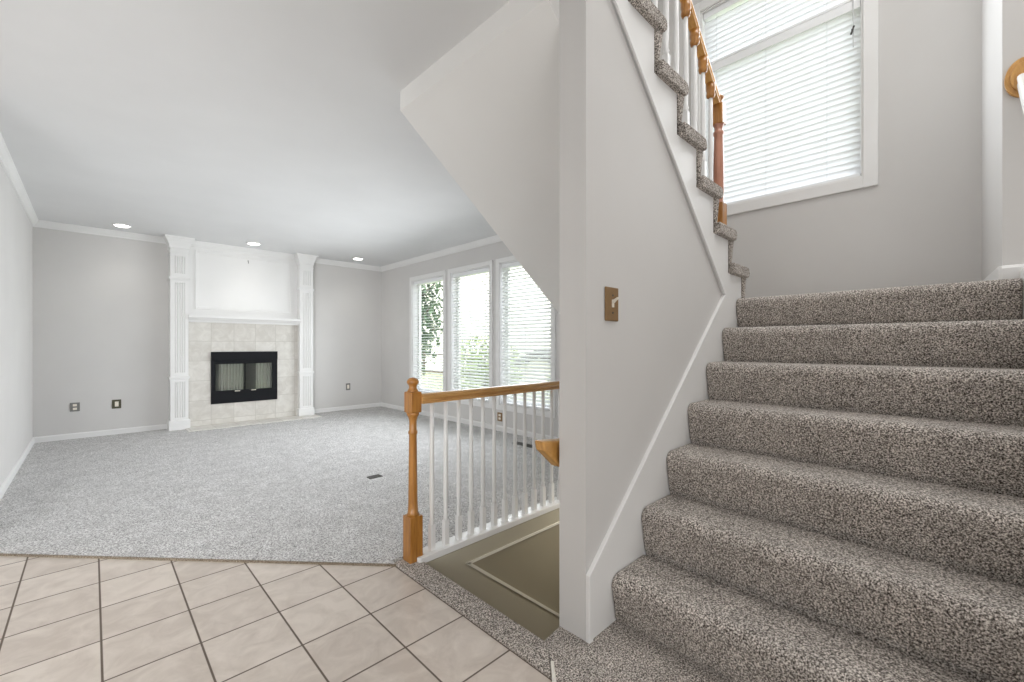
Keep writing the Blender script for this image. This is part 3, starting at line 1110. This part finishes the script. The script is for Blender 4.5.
for a, b in ((gx0 + 0.05, gm - 0.012), (gm + 0.15, gx1)):
    bm = BM()
    out1, out2 = [], []
    nn = int((b - a) / 0.005)
    for k in range(nn + 1):
        x = a + (b - a) * k / nn
        y = TFY + 0.055 + 0.013 * math.sin(x * 165) + 0.005 * math.sin(x * 71 + 1)
        out1.append((x, y))
        out2.append((x, y + 0.003))
    prism(bm, out1 + out2[::-1], 'Z', gz0 - 0.03, gz1 + 0.05)
    obj('mesh_curtain', bm, MESHM, fb, label='pleated metal mesh curtain')
# hook above the mantel
bm = BM()
hx, hz = 1.605, 2.297
rod(bm, (hx, 7.096, hz + 0.010), (hx, 7.070, hz + 0.010), 0.006, 8)
rod(bm, (hx, 7.072, hz + 0.014), (hx, 7.072, hz - 0.026), 0.005, 8)
rod(bm, (hx, 7.072, hz - 0.024), (hx, 7.056, hz - 0.018), 0.005, 8)
tag(obj('picture_hook', bm, plain('hook_metal', (0.35, 0.34, 0.33), 0.4, 0.5)), 'small metal picture hook on the white panel over the mantel', 'hook')

# ------------------------------------------------------------------ recessed ceiling lights


def can_light(x, y, label):
    t = thing('ceiling_light', label, 'ceiling light', (x, y, CZ), 'recessed ceiling lights along the fireplace wall')
    bm = BM()
    lathe(bm, [(0.088, CZ - 0.0005), (0.088, CZ - 0.005), (0.083, CZ - 0.008), (0.070, CZ - 0.008), (0.068, CZ - 0.004), (0.068, CZ - 0.0006)], x, y, 32)
    obj('trim_ring', bm, TRIM, t)
    bm = BM()
    lathe(bm, [(0.064, CZ - 0.010), (0.067, CZ - 0.0085), (0.067, CZ - 0.008)], x, y, 32)
    obj('lens', bm, LAMP, t, label='glowing lens')
    d = bpy.data.lights.new('downlight', 'SPOT')
    d.energy = 6.0
    d.spot_size = math.radians(112)
    d.spot_blend = 0.8
    d.shadow_soft_size = 0.06
    d.color = (1.0, 0.96, 0.90)
    o = bpy.data.objects.new('downlight', d)
    o.location = (0, 0, -0.03)
    o.parent = t
    col.objects.link(o)


can_light(0.247, 6.76, 'round recessed ceiling light above the wall with two outlets')
can_light(1.584, 6.70, 'round recessed ceiling light in front of the white overmantel')
can_light(3.06, 6.69, 'round recessed ceiling light between the fireplace and the window wall')

# ------------------------------------------------------------------ plates on the walls, registers in the floor
pl = thing('wall_outlet', 'grey duplex outlet plate low on the wall by the room corner', 'outlet', (-0.146, YF, 0.373))
bm = BM()
box(bm, -0.187, -0.105, YF - 0.007, YF - 0.0005, 0.322, 0.424, 0.003)
obj('plate', bm, PEWTER, pl)
for z in (0.352, 0.394):
    bm = BM()
    box(bm, -0.163, -0.129, YF - 0.010, YF - 0.005, z - 0.013, z + 0.013, 0.002)
    obj('socket', bm, IVORY, pl, label='pale socket')
pl = thing('wall_jack', 'dark bronze plate with pale insert, close to the fluted white pilaster', 'outlet', (0.212, YF, 0.374))
bm = BM()
box(bm, 0.170, 0.254, YF - 0.007, YF - 0.0005, 0.320, 0.428, 0.003)
obj('plate', bm, OLIVE, pl)
bm = BM()
box(bm, 0.196, 0.230, YF - 0.010, YF - 0.005, 0.344, 0.404, 0.002)
obj('insert', bm, IVORY, pl, label='pale insert')
pl = thing('wall_jack', 'small dark plate between the fireplace and the windows', 'outlet', (3.098, YF, 0.39))
bm = BM()
box(bm, 3.060, 3.136, YF - 0.007, YF - 0.0005, 0.335, 0.450, 0.003)
obj('plate', bm, PEWTER, pl)
bm = BM()
box(bm, 3.080, 3.116, YF - 0.010, YF - 0.005, 0.360, 0.425, 0.002)
obj('insert', bm, IVORY, pl, label='pale insert')
pl = thing('wall_outlet', 'bronze duplex outlet plate below the windows, seen between the spindles', 'outlet', (XR, 4.02, 0.185))
bm = BM()
box(bm, XR - 0.007, XR - 0.0005, 3.975, 4.065, 0.128, 0.238, 0.003)
obj('plate', bm, BRONZE, pl)
for z in (0.162, 0.204):
    bm = BM()
    box(bm, XR - 0.010, XR - 0.005, 4.000, 4.040, z - 0.014, z + 0.014, 0.002)
    obj('socket', bm, IVORY, pl, label='pale socket')

sw = thing('light_switch', 'bronze light switch plate on the wall beside the stairs', 'light switch', (1.445, WY0, 1.25))
bm = BM()
box(bm, 1.402, 1.489, WY0 - 0.009, WY0 - 0.0005, 1.185, 1.316, 0.003)
obj('plate', bm, BRONZE, sw, label='bronze switch plate')
bm = BM()
box(bm, 1.440, 1.454, WY0 - 0.012, WY0 - 0.004, 1.238, 1.268, 0.001)
prism(bm, [(WY0 - 0.010, 1.252), (WY0 - 0.030, 1.268), (WY0 - 0.032, 1.276), (WY0 - 0.010, 1.266)], 'X', 1.442, 1.452)
obj('toggle', bm, IVORY, sw, label='ivory toggle')
for z in (1.217, 1.284):
    bm = BM()
    rod(bm, (1.447, WY0 - 0.0105, z), (1.447, WY0 - 0.006, z), 0.004, 10)
    obj('screw', bm, VENT, sw)


def register(x0, x1, y0, y1, label):
    t = thing('floor_register', label, 'floor vent', ((x0 + x1) / 2, (y0 + y1) / 2, 0.004))
    bm = BM()
    box(bm, x0, x1, y0, y0 + 0.012, 0.003, 0.009)
    box(bm, x0, x1, y1 - 0.012, y1, 0.003, 0.009)
    box(bm, x0, x0 + 0.012, y0 + 0.012, y1 - 0.012, 0.003, 0.009)
    box(bm, x1 - 0.012, x1, y0 + 0.012, y1 - 0.012, 0.003, 0.009)
    obj('frame', bm, VENT, t, bevel=0.002)
    bm = BM()
    n = 7
    if (x1 - x0) < (y1 - y0):
        for k in range(n):
            x = x0 + 0.012 + (x1 - x0 - 0.024) * (k + 0.5) / n
            box(bm, x - 0.003, x + 0.003, y0 + 0.012, y1 - 0.012, 0.0035, 0.0075)
    else:
        for k in range(n):
            y = y0 + 0.012 + (y1 - y0 - 0.024) * (k + 0.5) / n
            box(bm, x0 + 0.012, x1 - 0.012, y - 0.003, y + 0.003, 0.0035, 0.0075)
    obj('louvers', bm, VENT, t)


register(1.615, 1.725, 3.30, 3.375, 'small dark floor vent in the open living room carpet')
register(3.33, 3.43, 3.12, 3.42, 'dark floor vent by the window wall, seen between the spindles')

# ------------------------------------------------------------------ outside
bm = BM()
prism(bm, [(3.9, -12), (45, -12), (45, 60), (3.9, 60)], 'Z', -0.8, -0.6)
struct('ground', bm, LAWN)


def tree(name, label, cat, x, y, z0, h, crown_r, nleaf, leaf_mat, trunk_r, leaf=0.16, low=0.25, group=None):
    t = thing(name, label, cat, (x, y, z0), group)
    bm = BM()
    lathe(bm, [(trunk_r, z0), (trunk_r * 0.8, z0 + h * 0.3), (trunk_r * 0.55, z0 + h * 0.6), (trunk_r * 0.2, z0 + h * 0.9)], x, y, 10)
    for k in range(9):
        a = 2.4 * k
        zz = z0 + h * (0.3 + 0.06 * k)
        rod(bm, (x, y, zz), (x + crown_r * 0.75 * math.cos(a), y + crown_r * 0.75 * math.sin(a), zz + h * 0.14), trunk_r * 0.22, 6)
    obj('trunk', bm, BARK, t)
    bm = BM()
    for k in range(nleaf):
        v = Vector((random.gauss(0, 1), random.gauss(0, 1), random.gauss(0, 1))).normalized() * (random.random() ** 0.45)
        c = Vector((x + v.x * crown_r, y + v.y * crown_r, z0 + h * (low + 1) / 2 + v.z * h * (1 - low) / 2))
        m = Matrix.Rotation(random.uniform(0, 6.28), 3, 'Z') @ Matrix.Rotation(random.uniform(-1.1, 1.1), 3, 'X')
        s = leaf * random.uniform(0.6, 1.2)
        q = [Vector((0, -s, 0)), Vector((s * 0.45, 0, s * 0.08)), Vector((0, s, 0)), Vector((-s * 0.45, 0, s * 0.08))]
        bm.faces.new([bm.verts.new(c + m @ p) for p in q])
    obj('foliage', bm, leaf_mat, t)
    return t


tree('tree', 'leafy green tree outside, seen through the window by the fireplace wall', 'tree', 7.6, 12.3, -0.6, 5.2, 0.95, 2200, LEAF, 0.12, 0.13, 0.12)
tree('bush', 'yellow green bush outside, seen low through the middle window', 'bush', 7.4, 8.6, -0.6, 2.0, 1.1, 1500, LEAF2, 0.05, 0.11, 0.0)
tree('bush', 'low green bush outside beside the yellow green one, behind the spindles', 'bush', 8.6, 6.4, -0.6, 1.3, 0.9, 1100, LEAF2, 0.05, 0.11, 0.0)


def house(name, label, x0, x1, y0, y1, z0, ze, zp):
    t = thing(name, label, 'house', ((x0 + x1) / 2, (y0 + y1) / 2, z0))
    bm = BM()
    ym = (y0 + y1) / 2
    prism(bm, [(y0, z0), (y1, z0), (y1, ze), (ym, zp - 0.05), (y0, ze)], 'X', x0, x1)
    w = obj('wall', bm, SIDING, t)
    bm = BM()
    o = 0.4
    sl = (zp - ze) / (ym - y0)
    prism(bm, [(y0 - o, ze - sl * o), (ym, zp), (y1 + o, ze - sl * o), (y1 + o, ze - sl * o + 0.18), (ym, zp + 0.2), (y0 - o, ze - sl * o + 0.18)], 'X', x0 - 0.4, x1 + 0.4)
    obj('roof', bm, SHINGLE, t)


house('house', 'cream neighbouring house with dark roof beyond the leafy tree', 17, 25, 9.0, 40, -0.6, 6.0, 9.5)
fn = thing('rail_fence', 'dark two-rail wooden fence outside between the leafy tree and the cream house', 'fence', (14, 20, -0.6))
for k in range(4):
    bm = BM()
    box(bm, 13.94, 14.06, 16.54 + 2.6 * k, 16.66 + 2.6 * k, -0.62, 0.70)
    obj('post', bm, BARK, fn)
for z in (-0.45, 0.54):
    bm = BM()
    box(bm, 13.90, 13.94, 16.5, 24.6, z, z + 0.10)
    obj('rail', bm, BARK, fn)
house('shed', 'low pale garden shed with dark gable roof, seen through the window by the sloping soffit', 12, 14.5, 9.5, 11.9, -0.6, 0.30, 0.72)
